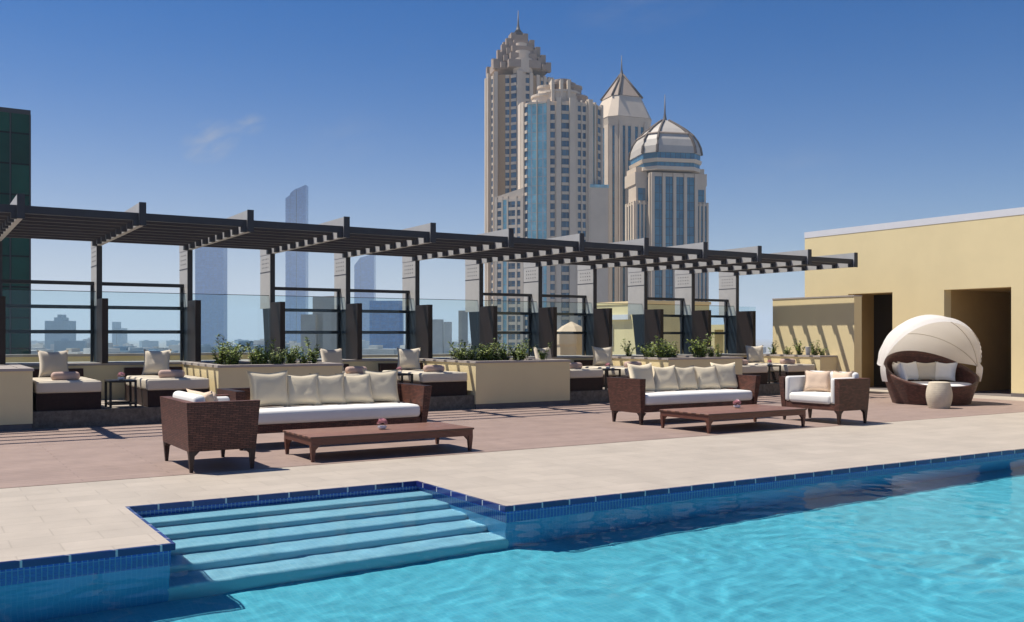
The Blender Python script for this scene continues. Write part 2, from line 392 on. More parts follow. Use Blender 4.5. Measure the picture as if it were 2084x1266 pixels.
# water
def water():
    st = .05; b = MB(); idx = {}
    nx = int((PX1 - PX0 + .1) / st) + 1; ny = int((YA - PY0 + .1) / st) + 1
    def P(i, j):
        if (i, j) not in idx:
            x = PX0 - .04 + i * st; y = PY0 - .04 + j * st
            V = Vector((x, y, 0))
            amp = .7 + .5 * max(0, noise.noise(V * .23 + Vector((7, 3, 0)))) + .5 * max(0, min(1, (x - 3.5) / 4)) * max(0, min(1, (6.3 - y) / 2))
            w = V + Vector((noise.noise(V * .9) * .4, noise.noise(V * .9 + Vector((9, 9, 9))) * .4, 0))
            z = noise.noise(Vector((w.x * 1.5, w.y * 2.1, 0))) * .0015 + noise.noise(Vector((w.x * 3.9, w.y * 4.6, 5))) * .0026 + noise.noise(Vector((w.x * 8.3, w.y * 9.1, 9))) * .0024
            b.v.append((x, y, -.072 + z * amp)); idx[i, j] = len(b.v) - 1
        return idx[i, j]
    for i in range(nx):
        x = PX0 - .04 + (i + .5) * st
        for j in range(ny):
            y = PY0 - .04 + (j + .5) * st
            if x > PX1 + .06: continue
            if y > Y0 + .05 and not (XA0 - .05 < x < XA1 + .05): continue
            if y > YA + .05: continue
            b.f.append((P(i, j), P(i + 1, j), P(i + 1, j + 1), P(i, j + 1))); b.sm.append(True)
    o = b.build('water', 'pool_water')
    if o.data.polygons[0].normal.z < 0: o.data.flip_normals()
    tag(o, kind='structure'); o.cycles.is_caustics_caster = True
water()
# raised platform with the stone step
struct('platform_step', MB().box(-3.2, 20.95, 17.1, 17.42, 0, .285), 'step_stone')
struct('platform', MB().box(-3.2, 20.95, 17.421, 19.65, 0, .283), 'platform_stone')

# ------------------------------------------------------------ planters
PL = [(-.9, 1.66), (4.60, 6.92), (9.83, 12.2), (15.03, 17.44), (20.28, 20.944)]
PLAB = ['yellow rendered planter with stone top at the left edge of the picture',
        'long yellow planter full of shrubs behind the left sofa',
        'yellow planter with pale front between the sofas, shrubs on top',
        'yellow planter with shrubs behind the right sofa',
        'narrow yellow planter against the striped screen wall']
for (x0, x1), lab in zip(PL, PLAB):
    p = empty('planter', (x0, 17.05, 0), 0, lab, 'planter', 'yellow planters along the platform')
    w = x1 - x0; d = 2.55; t = .14
    b = MB()
    b.box(0, w, 0, t, .10, .94).box(0, w, d - t, d, .10, .94).box(0, t, t + .0001, d - t - .0001, .10, .94).box(w - t, w, t + .0001, d - t - .0001, .10, .94)
    b.build('wall', 'yellow_render', p)
    MB().box(.012, w - .012, .012, d - .012, 0, .0995).build('plinth', 'plinth', p)
    c = MB(); e = .02; c.box(-e, w + e * (x1 < 20), -e, t + .03, .9405, .985).box(-e, w + e * (x1 < 20), d - t - .03, d, .9405, .985).box(-e, t + .03, t + .0301, d - t - .0301, .9405, .985).box(w - t - .03, w + e * (x1 < 20), t + .0301, d - t - .0301, .9405, .985)
    c.build('coping_stone', 'stone_cap', p)
    if x0 > 0: MB().box(t - .001, w - t + .001, t - .001, d - t + .001, .2, .90).build('soil', 'soil', p)
    else: MB().box(t - .001, w - t + .001, t - .001, d - t + .001, .2, .975).build('top_slab', 'stone_cap', p)

# shrubs
def leaf(b, p, d, up, ln, wd):
    s = d.cross(up).normalized(); n = s.cross(d).normalized()
    a = p; m = p + d * ln * .45 + n * ln * .08; e = p + d * ln
    b.add([a, m + s * wd - n * .01, e - n * ln * .1, m - s * wd - n * .01, m], [(0, 1, 4), (1, 2, 4), (2, 3, 4), (3, 0, 4)])
def shrub(seed, h, name='shrub'):
    rnd = random.Random(seed)
    e = empty(name, (0, 0, 0)); st = MB(); L1 = MB(); L2 = MB(); L3 = MB()
    for k in range(rnd.randint(8, 12)):
        a = rnd.uniform(0, 6.28); tl = rnd.uniform(.2, 1.15); hh = h * rnd.uniform(.4, 1.0)
        base = Vector((rnd.uniform(-.06, .06), rnd.uniform(-.06, .06), 0))
        pts = [base + Vector((math.cos(a) * tl * hh * .55 * q ** 1.4, math.sin(a) * tl * hh * .55 * q ** 1.4, hh * q)) for q in (0, .35, .7, 1)]
        st.tube(pts, [.008, .006, .005, .003], 5)
        for q in range(rnd.randint(26, 38)):
            f = rnd.uniform(.2, 1.02); i = min(2, int(f * 3)); w = f * 3 - i
            p = pts[i].lerp(pts[i + 1], min(1, w))
            b2 = rnd.uniform(0, 6.28); d = Vector((math.cos(b2), math.sin(b2), rnd.uniform(-.15, 1.1))).normalized()
            tgt = L1 if rnd.random() < .5 else (L2 if rnd.random() < .55 else L3)
            leaf(tgt, p, d, Vector((rnd.uniform(-.3, .3), rnd.uniform(-.3, .3), 1)), rnd.uniform(.05, .115), rnd.uniform(.009, .019))
    st.build('stem', 'stem', e); L1.build('foliage', 'leaf_mid', e); L2.build('foliage', 'leaf_light', e); L3.build('foliage', 'leaf_dark', e)
    return e
protos = [shrub(11, .50), shrub(12, .62), shrub(13, .44), shrub(14, .56)]
used = set()
def put_shrub(k, x, y, s, rz, lab):
    if k in used: o = copy_tree(protos[k])
    else: o = protos[k]; used.add(k)
    o.location = (x, y, .9001); o.scale = (s, s, s); o.rotation_euler = (0, 0, rz)
    tag(o, lab, 'shrub', 'shrubs growing in the planters')
ORD = ['first', 'second', 'third', 'fourth', 'fifth', 'sixth', 'seventh', 'eighth', 'ninth', 'tenth', 'eleventh', 'twelfth',
       'thirteenth', 'fourteenth', 'fifteenth', 'sixteenth', 'seventeenth']
rnd = random.Random(4)
for pi, xs, lab in ((1, [4.85, 4.96, 5.07, 5.18, 5.29, 5.4, 5.51, 5.62, 5.73, 5.85, 5.96, 6.07, 6.18, 6.29, 6.4, 6.51, 6.62], 'the planter behind the left sofa'),
                    (2, [9.98, 10.1, 10.22, 10.34, 10.46, 10.58, 10.7, 10.82, 10.94, 11.06, 11.18, 11.3, 11.42, 11.54, 11.66, 11.78, 11.9], 'the planter between the two sofas'),
                    (3, [15.2, 15.32, 15.44, 15.57, 15.69, 15.81, 15.93, 16.05, 16.17, 16.3, 16.42, 16.54, 16.66, 16.78, 16.91, 17.03, 17.15], 'the planter behind the right sofa')):
    for k, x in enumerate(xs):
        put_shrub(rnd.randrange(4), x, 17.4 + rnd.uniform(0, 1.5), rnd.uniform(.6, 1.15), rnd.uniform(0, 6.28), '%s leafy shrub from the left in %s' % (ORD[k], lab))
for k, (x, y, s) in enumerate(((20.6, 19.0, .85), (20.6, 18.4, .7), (20.62, 18.0, .95), (20.6, 17.45, .9), (20.62, 17.28, .6))):
    put_shrub(rnd.randrange(4), x, y, s, rnd.uniform(0, 6.28), '%s small shrub from the left in the narrow planter by the screen wall' % ORD[k])
pt = tag(MB().lathe([(.045, 0), (.05, .01), (.075, .30), (.08, .31), (.07, .31)], 20).build('white_pot', 'white_pot'), 'slim white pot standing among shrubs of the narrow planter', 'pot')
pt.location = (20.6, 17.72, .9)

# ------------------------------------------------------------ back wall, glass, pergola
bw = empty('back_wall', (-3.2, 19.66, 0), 0, 'low yellow wall with grey cap behind the day beds, carrying the pergola posts', 'wall')
MB().box(0, 24.15, 0, 1.3, 0, .94).build('wall', 'yellow_render', bw)
MB().box(-.02, 24.15, -.02, 1.32, .9405, .985).build('coping_stone', 'stone_cap', bw)

S = 1.735; XR = [1.41 + S * i for i in range(-2, 12)]       # rafter lines
YF, YB = 16.1, 20.25
pg = empty('pergola', (1.41, YF, 0), 0, 'long dark steel pergola with slatted roof over the day beds', 'pergola')
off = Vector((1.41, YF, 0))
def pbuild(b, name, m, parent=None):
    b.v = [(x - off.x, y - off.y, z) for x, y, z in b.v] if parent is None else b.v
    return b.build(name, m, parent or pg)
for i, x in enumerate(XR):
    r = MB().yz_prism([(YF, 3.27), (20.95, 3.27), (20.95, 3.60), (YF, 3.63)], x - .05, x + .03)
    r = pbuild(r, 'rafter', 'steel_grey')
    e = MB().box(x - .055, x + .05, YF - .03, YF + .0, 3.262, 3.635); e.v = [(a - off.x, b_ - off.y, c) for a, b_, c in e.v]
    e.build('shaded_end', 'steel_dark', r)  # front end of the rafter, its shade put into a dark colour
    if i:
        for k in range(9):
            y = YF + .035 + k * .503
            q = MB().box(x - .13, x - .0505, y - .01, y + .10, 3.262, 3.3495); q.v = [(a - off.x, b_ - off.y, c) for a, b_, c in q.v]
            q.build('slat_block', 'steel_dark', r)  # dark block below each slat, on the rafter's left face
for k in range(9):
    y = YF + .035 + k * .503
    for a, x in enumerate(XR[:-1]):
        pass
    s = MB()
    for a in range(len(XR) - 1):
        s.box(XR[a] + .0305, XR[a + 1] - .0505, y, y + .085, 3.35, 3.468)
    pbuild(s, 'slat', 'steel_dark' if k == 0 else 'slat_brown')
for i, x in enumerate(XR):
    p = pbuild(MB().box(x - .045, x + .035, YB, YB + .70, 2.10, 2.885).box(x - .045, x + .035, YB, YB + .70, 2.90, 3.268), 'post', 'steel_grey')
    def sub(b, name, m):
        b.v = [(a - off.x, b_ - off.y, c) for a, b_, c in b.v]; return b.build(name, m, p)
    sub(MB().box(x - .05, x + .05, YB - .03, YB - .0005, .985, 3.27), 'front_flange', 'steel_dark')
    sub(MB().yz_prism([(YB, .985), (YB + .34, .985), (YB + .52, 2.099), (YB, 2.099)], x - .046, x + .036), 'lower_plate', 'navy_steel')
    sub(MB().box(x - .05, x + .04, YB + .0, YB + .70, 2.886, 2.899), 'joint_plate', 'steel_dark')
    ho = MB()
    for q in range(5):
        for w in range(3):
            ho.box(x - .048, x - .0455, YB + .14 + .1 * q, YB + .165 + .1 * q, 2.98 + .09 * w, 3.005 + .09 * w)
    sub(ho, 'perforation', 'steel_dark')
    sub(MB().box(x - .055, x + .055, YB - .68, YB - .031, .985, 2.22), 'brown_fin', 'brown_plate')
for i in (0, 1, 3, 4, 6, 7, 9, 10):
    xa, xb = XR[i + 2], XR[i + 3]
    fr = None
    for z in (2.51, 2.04, 1.55):
        b = MB().box(xa + .037, xb - .047, YB + .30, YB + .36, z, z + .07)
        if fr is None: fr = pbuild(b, 'ladder_screen', 'steel_dark')
        else: pbuild(b, 'rail', 'steel_dark')
    pbuild(MB().box(xb - .10, xb - .0475, YB + .361, YB + .42, .985, 2.58), 'screen_upright', 'steel_dark')
for i in range(len(XR) - 1):
    xa, xb = XR[i], XR[i + 1]
    g = MB().box(-.82, .82, -.006, .006, 0, 1.385).build('glass_panel', 'balustrade_glass'); g.location = ((xa + xb) / 2, YB + .09, .985)
    MB().box(-.82, .82, -.008, .008, 1.3855, 1.397).build('edge_trim', 'steel_dark', g)
    lab = 'glass pane in the %s pergola bay from the left, %s' % (ORD[max(i - 2, 0)], 'crossed by rails' if i - 2 in (0, 1, 3, 4, 6, 7, 9, 10) else 'without rails')
    tag(g, lab, 'glass pane', 'glass balustrade panes behind the pergola')
g = MB().box(-.47, .3, -.006, .006, 0, 1.385).build('glass_panel', 'balustrade_glass'); g.location = (21.05, YB + .09, .985)
tag(g, 'glass balustrade pane next to the far end of the screen wall', 'glass pane')

# ------------------------------------------------------------ screen wall and poolside building
sw = empty('screen_wall', (20.95, 16.5, 0), 0, 'free standing yellow wall striped by pergola shadows, left of the building', 'wall')
MB().box(0, .30, 0, 2.8, .0, 2.54).build('wall', 'yellow_render', sw)
MB().box(-.012, .312, -.012, 2.812, 2.5405, 2.575).build('coping_stone', 'stone_cap', sw)
bd = empty('poolside_building', (23.1, 13, 0), 0, 'yellow rendered building with white roof edge and two deep doorways', 'building')
b = MB(); T = .3; HT = 4.48
y0, y1 = -9, 7.0                                   # local, world y = 13 + y
doors = [(.53, 2.35, 2.72), (3.92, 5.4, 2.72)]
ys = [-21, .53, 2.35, 3.92, 5.4, 7.0]
b.box(0, T, -21, .53, 0, HT).box(0, T, 2.35, 3.92, 0, HT).box(0, T, 5.4, 7.0, 0, HT).box(0, T, .5301, 2.3499, 2.72, HT).box(0, T, 3.9201, 5.3999, 2.72, HT)
b.box(T + .0005, 9, 6.7, 7.0, 0, HT)
b.build('wall', 'yellow_render', bd)
MB().box(-.008, 9.1, -21, 7.008, HT + .0005, 4.66).build('roof_edge', 'white_trim', bd)
for a, c, h in doors:
    q = MB(); dp = 4.6 if a < 1 else 1.15
    q.box(T + .0005, dp, a - .2, a, 0, h + .2).box(T + .0005, dp, c, c + .2, 0, h + .2).box(T + .0005, dp, a + .0005, c - .0005, h, h + .2)
    o = q.build('doorway', 'shaded_doorway_wall', bd)
    MB().box(dp + .001, dp + .1, a - .2, c + .2, 0, h + .2).build('dark_opening', 'dark_inside', o)  # dark panel across the recess, its colour standing for unlit depth
    MB().box(T - .2, dp, a + .001, c - .001, -.04, .003).build('threshold', 'plinth', o)
MB().box(-.015, -.0005, -21, .53, .0, .09).box(-.015, -.0005, 2.35, 3.92, 0, .09).box(-.015, -.0005, 5.4, 7.0, 0, .09).build('skirting', 'plinth', bd)

# ------------------------------------------------------------ lounge furniture
def tleg(x, y, z0, z1, r0, r1, ox=0, oy=0):
    return MB().hexa([(x + ox - r0, y + oy - r0, z0), (x + ox + r0, y + oy - r0, z0), (x + ox + r0, y + oy + r0, z0), (x + ox - r0, y + oy + r0, z0)],
                     [(x - r1, y - r1, z1), (x + r1, y - r1, z1), (x + r1, y + r1, z1), (x - r1, y + r1, z1)])
def bracket(b, x, y, dx, dy, z1, w):
    # small corner bracket where a leg meets the rail
    if dx: b.add([(x, y - w, z1), (x, y + w, z1), (x + dx, y + w, z1), (x + dx, y - w, z1), (x, y - w, z1 - abs(dx)), (x, y + w, z1 - abs(dx))], [(0, 1, 2, 3), (0, 3, 4), (1, 5, 2), (4, 3, 2, 5), (0, 4, 5, 1)])
    if dy: b.add([(x - w, y, z1), (x + w, y, z1), (x + w, y + dy, z1), (x - w, y + dy, z1), (x - w, y, z1 - abs(dy)), (x + w, y, z1 - abs(dy))], [(0, 1, 2, 3), (0, 3, 4), (1, 5, 2), (4, 3, 2, 5), (0, 4, 5, 1)])

def sofa(x0, y0, label):
    W, D, H = 2.8, .85, .78
    s = empty('sofa', (x0, y0, 0), 0, label, 'sofa', 'wicker sofas with white seats')
    MB().hexa([(0.04, 0.02, .2), (.12, .02, .2), (.12, D, .2), (.04, D, .2)], [(-.03, -.03, H), (.10, -.03, H), (.10, D + .02, H), (-.03, D + .02, H)]).build('arm', 'wicker', s)
    MB().hexa([(W - .12, .02, .2), (W - .04, .02, .2), (W - .04, D, .2), (W - .12, D, .2)], [(W - .10, -.03, H), (W + .03, -.03, H), (W + .03, D + .02, H), (W - .10, D + .02, H)]).build('arm', 'wicker', s)
    MB().hexa([(.121, D - .14, .2), (W - .121, D - .14, .2), (W - .121, D - .02, .2), (.121, D - .02, .2)], [(.101, D - .1, H), (W - .101, D - .1, H), (W - .101, D + .02, H), (.101, D + .02, H)]).build('back', 'wicker', s)
    MB().box(.125, W - .125, .03, D - .141, .21, .33).build('seat_frame', 'wicker', s)
    MB().rbox(.13, W - .13, .0, D - .15, .332, .505, .055, 4, .018).build('seat_cushion', 'white_canvas', s)
    for x in (.08, W - .08):
        for y in (.06, D - .06):
            l = tleg(x, y, 0, .2, .018, .036, -.01 if x < 1 else .01, 0)
            bracket(l, x + (.036 if x < 1 else -.036), y, .05 if x < 1 else -.05, 0, .2, .03)
            bracket(l, x, y + (.036 if y < .4 else -.036), 0, .05 if y < .4 else -.05, .2, .03)
            l.build('leg', 'leg_wood', s)
    return s
sofa(3.6, 12.45, 'long brown wicker sofa with white seat behind the left coffee table')
sofa(10.35, 12.45, 'long brown wicker sofa with white seat behind the right coffee table')
ords = ['leftmost', 'second from left', 'middle', 'fourth from left', 'rightmost']
for sx, who, row in ((3.6, 'left', ((.60, 2), (1.06, -8), (1.46, -5), (1.86, -9), (2.27, -16))), (10.35, 'right', ((.50, 5), (1.02, -8), (1.50, -5), (2.02, -9), (2.48, -13)))):
    for k, (dx, rz) in enumerate(row):
        pillow('scatter_pillow', (sx + dx, 12.94 - .015 * (k % 2), .515), R(rz), R((-13, -21, -17, -23, -16)[k]), (.60, .54, .52, .55, .54)[k], (.53, .50, .48, .49, .52)[k], .18, 'pillow_canvas',
               'cream square pillow, %s of the five on the %s sofa' % (ords[k], who), 'cream pillows on the sofas', seed=k + int(sx))

def armchair(x0, y0, flip, label):
    """flip=1: back at low x, opening toward +x; flip=-1 mirrored"""
    D, W, H = .78, 1.3, .775
    s = empty('armchair', (x0, y0, 0), 0, label, 'armchair', 'wicker armchairs facing each other across the tables')
    def fx(b):
        if flip < 0: b.v = [(-x, y, z) for x, y, z in b.v]
        return b
    z0 = .235
    fx(MB().hexa([(0.02, .02, z0), (D - .02, .02, z0), (D - .02, .11, z0), (.02, .11, z0)], [(-.01, -.01, H), (D + .02, -.01, H), (D + .02, .09, H), (-.01, .09, H)])).build('arm', 'wicker', s)
    fx(MB().hexa([(0.02, W - .11, z0), (D - .02, W - .11, z0), (D - .02, W - .02, z0), (.02, W - .02, z0)], [(-.01, W - .09, H), (D + .02, W - .09, H), (D + .02, W + .01, H), (-.01, W + .01, H)])).build('arm', 'wicker', s)
    fx(MB().hexa([(0.02, .111, z0), (.11, .111, z0), (.11, W - .111, z0), (.02, W - .111, z0)], [(-.01, .091, H), (.09, .091, H), (.09, W - .091, H), (-.01, W - .091, H)])).build('back', 'wicker', s)
    fx(MB().box(.112, D - .02, .112, W - .112, z0, .34)).build('seat_frame', 'wicker', s)
    fx(MB().rbox(.23, D + .01, .20, W - .20, .342, .50, .05, 4, .015)).build('seat_cushion', 'white_canvas', s)
    fx(MB().rbox(.10, .235, .115, W - .115, .342, .845 if flip > 0 else .875, .055, 4)).build('back_cushion', 'white_canvas', s)
    fx(MB().rbox(.24, D, .10, .205, .345, .755 if flip > 0 else .79, .045, 4)).build('arm_cushion', 'white_canvas', s)
    fx(MB().rbox(.24, D, W - .205, W - .10, .345, .76 if flip > 0 else .79, .045, 4)).build('arm_cushion', 'white_canvas', s)
    for x in (.055, D - .055):
        for y in (.055, W - .055):
            l = tleg(x, y, 0, z0, .016, .034)
            bracket(l, x + (.034 if x < .4 else -.034), y, .05 if x < .4 else -.05, 0, z0, .028)
            bracket(l, x, y + (.034 if y < .4 else -.034), 0, .05 if y < .4 else -.05, z0, .028)
            fx(l).build('leg', 'leg_wood', s)
    return s
armchair(2.55, 10.69, 1, 'brown wicker armchair seen from its side at the left of the coffee table')
armchair(13.98, 10.69, -1, 'brown wicker armchair with white cushions open to the left, right of the far coffee table')
pillow('scatter_pillow', (2.97, 11.22, .47), R(90 + 16), R(-24), .56, .46, .17, 'peach_canvas', 'peach pillow whose corners peek over the left armchair', 'peach pillows on the armchairs', seed=31)
pillow('scatter_pillow', (13.66, 11.05, .50), R(-90 + 6), R(-14), .42, .42, .15, 'peach_canvas', 'peach pillow mostly hidden behind the near arm of the right armchair', 'peach pillows on the armchairs', seed=35)
pillow('scatter_pillow', (13.60, 11.50, .50), R(-90 + 28), R(-16), .50, .42, .17, 'peach_canvas', 'peach pillow leaning in the right armchair', 'peach pillows on the armchairs', seed=32)

def ctable(x0, y0, W, D, label):
    H = .307
    s = empty('coffee_table', (x0, y0, 0), 0, label, 'coffee table', 'low wooden coffee tables')
    MB().rbox(0, W, 0, D, H - .025, H, .006, 2).build('tabletop', 'table_boards', s)
    MB().box(.015, W - .015, .015, .05, H - .105, H - .0255).box(.015, W - .015, D - .05, D - .015, H - .105, H - .0255).box(.015, .05, .0501, D - .0501, H - .105, H - .0255).box(W - .05, W - .015, .0501, D - .0501, H - .105, H - .0255).build('apron', 'table_wood', s)
    for x in (.045, W - .045):
        for y in (.045, D - .045):
            l = tleg(x, y, 0, H - .1051, .017, .032)
            bracket(l, x + (.032 if x < 1 else -.032), y, .055 if x < 1 else -.055, 0, H - .1051, .02)
            bracket(l, x, y + (.032 if y < .4 else -.032), 0, .05 if y < .4 else -.05, H - .1051, .02)
            l.build('leg', 'table_wood', s)
ctable(4.0, 10.84, 2.23, 1.0, 'low brown wooden coffee table in front of the left sofa')
ctable(10.33, 10.80, 2.2, 1.15, 'low brown wooden coffee table in front of the right sofa')

def flower(x, y, z, label, s=1.0):
    f = empty('flower_bowl', (x, y, z), 0, label, 'flower', 'pink flowers in small bowls')
    MB().lathe([(.022 * s, 0), (.045 * s, .012 * s), (.052 * s, .035 * s), (.046 * s, .04 * s)], 16).build('bowl', 'white_pot', f)
    b = MB(); rn = random.Random(int(x * 10))
    for k in range(60):
        a = rn.uniform(0, 6.28); e = math.asin(rn.uniform(-.25, 1)); d = Vector((math.cos(a) * math.cos(e), math.sin(a) * math.cos(e), math.sin(e)))
        c = Vector((0, 0, .065 * s)) + d * .02 * s; t = d.cross(Vector((.3, .2, 1))).normalized(); w = .020 * s
        b.add([c, c + d * .028 * s + t * w, c + d * .046 * s, c + d * .028 * s - t * w], [(0, 1, 2, 3)])
    b.build('petals', 'pink_petal', f)
flower(5.12, 11.28, .307, 'pink flower in a bowl on the left coffee table', 1.15)
flower(11.62, 11.48, .307, 'pink flower in a bowl on the right coffee table', 1.15)

# ------------------------------------------------------------ day beds on the platform
def lounge_bed(x0, w, label):
    s = empty('day_bed', (x0, 17.16, .284), 0, label, 'day bed', 'dark wicker day beds under the pergola')
    D = 2.1
    MB().box(.01, w - .01, .02, D, 0, .285).build('base', 'dark_wicker', s)
    MB().rbox(0, w, 0, D - .15, .286, .47, .035, 3, .01).build('mattress', 'cream_canvas', s)
    MB().hexa([(.0, D - .149, .286), (w, D - .149, .286), (w, D - .02, .286), (0, D - .02, .286)], [(.0, D - .06, .62), (w, D - .06, .62), (w, D + .04, .62), (0, D + .04, .62)]).build('backrest', 'dark_wicker', s)
    return s
gaps = [1.70, 6.93, 12.2, 17.46]
gl = ['in the leftmost gap', 'behind the left sofa', 'beyond the middle planter', 'nearest the screen wall']
for gi, g0 in enumerate(gaps):
    for si, (dx, w) in enumerate(((.01, 1.0), (1.73, 1.05))):
        side = 'left' if si == 0 else 'right'
        lounge_bed(g0 + dx, w, 'dark wicker day bed, cream mattress, %s one %s' % (side, gl[gi]))
        pillow('back_pillow', (g0 + dx + .46, 18.72, .77), R(5 if si == 0 else -28), R(-14), .52, .50, .2, 'sand_canvas' if si == 0 else 'cream_canvas',
               'upright cream pillow on the %s day bed %s' % (side, gl[gi]), 'pillows at the head of the day beds', seed=40 + gi * 2 + si)
        if not (gi == 1 and si == 0) or True:
            o = MB().rbox(-.22, .22, -.09, .09, 0, .13, .055, 4, .01).build('bolster', 'rose_canvas')
            o.location = (g0 + dx + .50, 17.62, .762); o.rotation_euler = (0, 0, R(6 - 12 * si))
            tag(o, 'small rose bolster on the %s day bed %s' % (side, gl[gi]), 'bolster', 'rose bolsters on the day beds')
    t = empty('side_table', (g0 + 1.14, 17.25, .284), 0, 'small black side table between the day beds ' + gl[gi], 'side table', 'black side tables between the day beds')
    MB().rbox(0, .44, 0, .5, .43, .465, .006, 2).build('tabletop', 'black_metal', t)
    for x in (.02, .42):
        for y in (.02, .48):
            MB().box(x - .018, x + .018, y - .018, y + .018, 0, .4295).build('leg', 'black_metal', t)
    MB().box(.0385, .4015, .003, .037, .05, .08).box(.0385, .4015, .463, .497, .05, .08).box(.003, .037, .0385, .4615, .05, .08).box(.403, .437, .0385, .4615, .05, .08).build('stretcher', 'black_metal', t)
    flower(g0 + 1.36, 17.45, .284 + .465, 'pink flower on the black side table ' + gl[gi], 1.1)

# ------------------------------------------------------------ round canopy day bed and pouf
cb = empty('canopy_bed', (19.3, 13.15, 0), 0, 'round dark wicker day bed with white folding canopy and cream pillows', 'day bed')
FA = math.atan2(-FW.y, -FW.x) + R(5)            # direction the bed opens to
cb.rotation_euler = (0, 0, FA)                    # local +x is the open side
nb = 64; prof = [(0, .70), (.12, .74), (.5, .86), (1, .97)]
def rimh(a):                                      # a measured from open side; height of wicker shell
    c = (1 - math.cos(a)) / 2
    return .42 + .74 * (c ** 1.35)
bas = MB(); vs = []; fs = []
rings = 9
for k in range(rings + 1):
    q = k / rings
    for i in range(nb):
        a = 2 * math.pi * i / nb; z = rimh(a) * q
        r = .80 + .20 * min(z, .6) / .6 - (max(0, z - .6) * .05)
        vs.append((r * math.cos(a), r * math.sin(a), z))
for k in range(rings):
    for i in range(nb):
        j = (i + 1) % nb; fs.append((k * nb + i, k * nb + j, (k + 1) * nb + j, (k + 1) * nb + i))
m0 = len(vs)
for k in range(rings + 1):                        # inner skin
    q = 1 - k / rings
    for i in range(nb):
        a = 2 * math.pi * i / nb; z = max(rimh(a) * q, .1)
        r = .80 + .20 * min(z, .6) / .6 - (max(0, z - .6) * .05) - .07
        vs.append((r * math.cos(a), r * math.sin(a), z))
for k in range(rings):
    for i in range(nb):
        j = (i + 1) % nb; fs.append((m0 + k * nb + i, m0 + k * nb + j, m0 + (k + 1) * nb + j, m0 + (k + 1) * nb + i))
for i in range(nb):
    j = (i + 1) % nb; fs.append((rings * nb + i, rings * nb + j, m0 + j, m0 + i))
bas.add(vs, fs, True)
bas.build('basket', 'wicker', cb)
MB().lathe([(.0, .30), (.80, .30), (.86, .33), (.88, .38), (.86, .43), (.80, .46), (.0, .475)], 48).build('mattress', 'white_canvas', cb)
# folding hood: sphere shell swept from low at the back to past the top
hood = MB(); nth, nph = 40, 16; Rr = 1.12; cz = .82; vs = []; fs = []
for p in range(nph + 1):
    ph = R(6) + R(110) * p / nph                     # 0 = straight back, 90 = up
    for q in range(nth + 1):
        th = -math.pi / 2 - .30 + (math.pi + .60) * q / nth
        rr = Rr * (1 + .006 * math.cos(p * math.pi * 2 / 4))
        side = math.sin(th); out = math.cos(th)
        x = -math.cos(ph) * out * rr; z = cz + math.sin(ph) * out * rr * 1.03
        if out < 0: x = -.10 * (1 - p / nph) + .16 * (p / nph); z = cz + out * rr
        vs.append((x, side * rr, z))
for p in range(nph):
    for q in range(nth):
        a = p * (nth + 1) + q; fs.append((a, a + 1, a + nth + 2, a + nth + 1))
hood.add(vs, fs, True)
hd = hood.build('canopy', 'hood_cloth', cb)
for deg in (40, 84):
    ph = R(deg); pts = []
    for q in range(25):
        th = -math.pi / 2 + math.pi * q / 24; rr = Rr - .03
        pts.append((-math.cos(ph) * math.cos(th) * rr, math.sin(th) * rr, cz + math.sin(ph) * math.cos(th) * rr * 1.05))
    MB().tube(pts, .007, 6).build('canopy_rib', 'sand_canvas', hd)
# ruffled hanging edge of the hood
rf = MB(); vs = []; fs = []; ph = R(113); n = 90
for q in range(n + 1):
    th = -math.pi / 2 - .05 + (math.pi + .1) * q / n
    w = .007 * math.sin(q * 2.1)
    for t_ in (0, 1):
        rr = Rr * 1.015 - t_ * .0 ; ph2 = ph + t_ * R(8)
        vs.append((-math.cos(ph2) * math.cos(th) * rr + w * t_, math.sin(th) * (rr + w * t_), cz + math.sin(ph2) * math.cos(th) * rr * 1.05 - t_ * .03))
for q in range(n): fs.append((2 * q, 2 * q + 1, 2 * q + 3, 2 * q + 2))
rf.add(vs, fs, True).build('valance', 'hood_cloth', hd)
lb = ['leftmost', 'second', 'middle', 'fourth', 'rightmost']
for k, a in enumerate((-100, -130, -165, 160, 125)):
    ang = R(a); wx = math.cos(FA + ang) * .60; wy = math.sin(FA + ang) * .60
    pillow('scatter_pillow', (19.3 + wx, 13.15 + wy, .48), FA + ang + R(90) + math.pi, R(-18), .54, .46, .19, 'cream_canvas' if k % 2 else 'white_canvas',
           'cream pillow around the back of the round canopy bed, %s of five' % lb[4 - k], 'pillows in the canopy bed', seed=60 + k)
pf = MB(); prof = []
for k in range(61):
    q = k / 60; z = .54 * q
    prof.append((.20 + .055 * math.sin(math.pi * q) + .003 * abs(math.sin(q * math.pi * 14)), z))
prof = [(.10, 0)] + prof + [(.15, .548), (.02, .55)]
pf.lathe(prof, 36); o = pf.build('pouf', 'rope'); o.location = (18.1, 12.14, .004)
tag(o, 'cream rope pouf standing in front of the round canopy bed', 'pouf')

# ------------------------------------------------------------ far terrace behind the glass
fp = empty('parapet', (-4, 24.5, 0), 0, 'low yellow parapet seen through the glass at the left', 'wall')
MB().box(0, 11.5, 0, .25, -1.6, 1.02).box(14, 20, 0, .25, -1.6, .92).build('wall', 'yellow_render', fp)
MB().box(-.05, 11.55, -.05, .3, 1.0205, 1.08).box(13.95, 20.05, -.05, .3, .9205, .98).build('coping_stone', 'stone_cap', fp)
struct('lower_roof', MB().box(-14, 42, 22.002, 60, GZ, -1.6), 'rooftop')
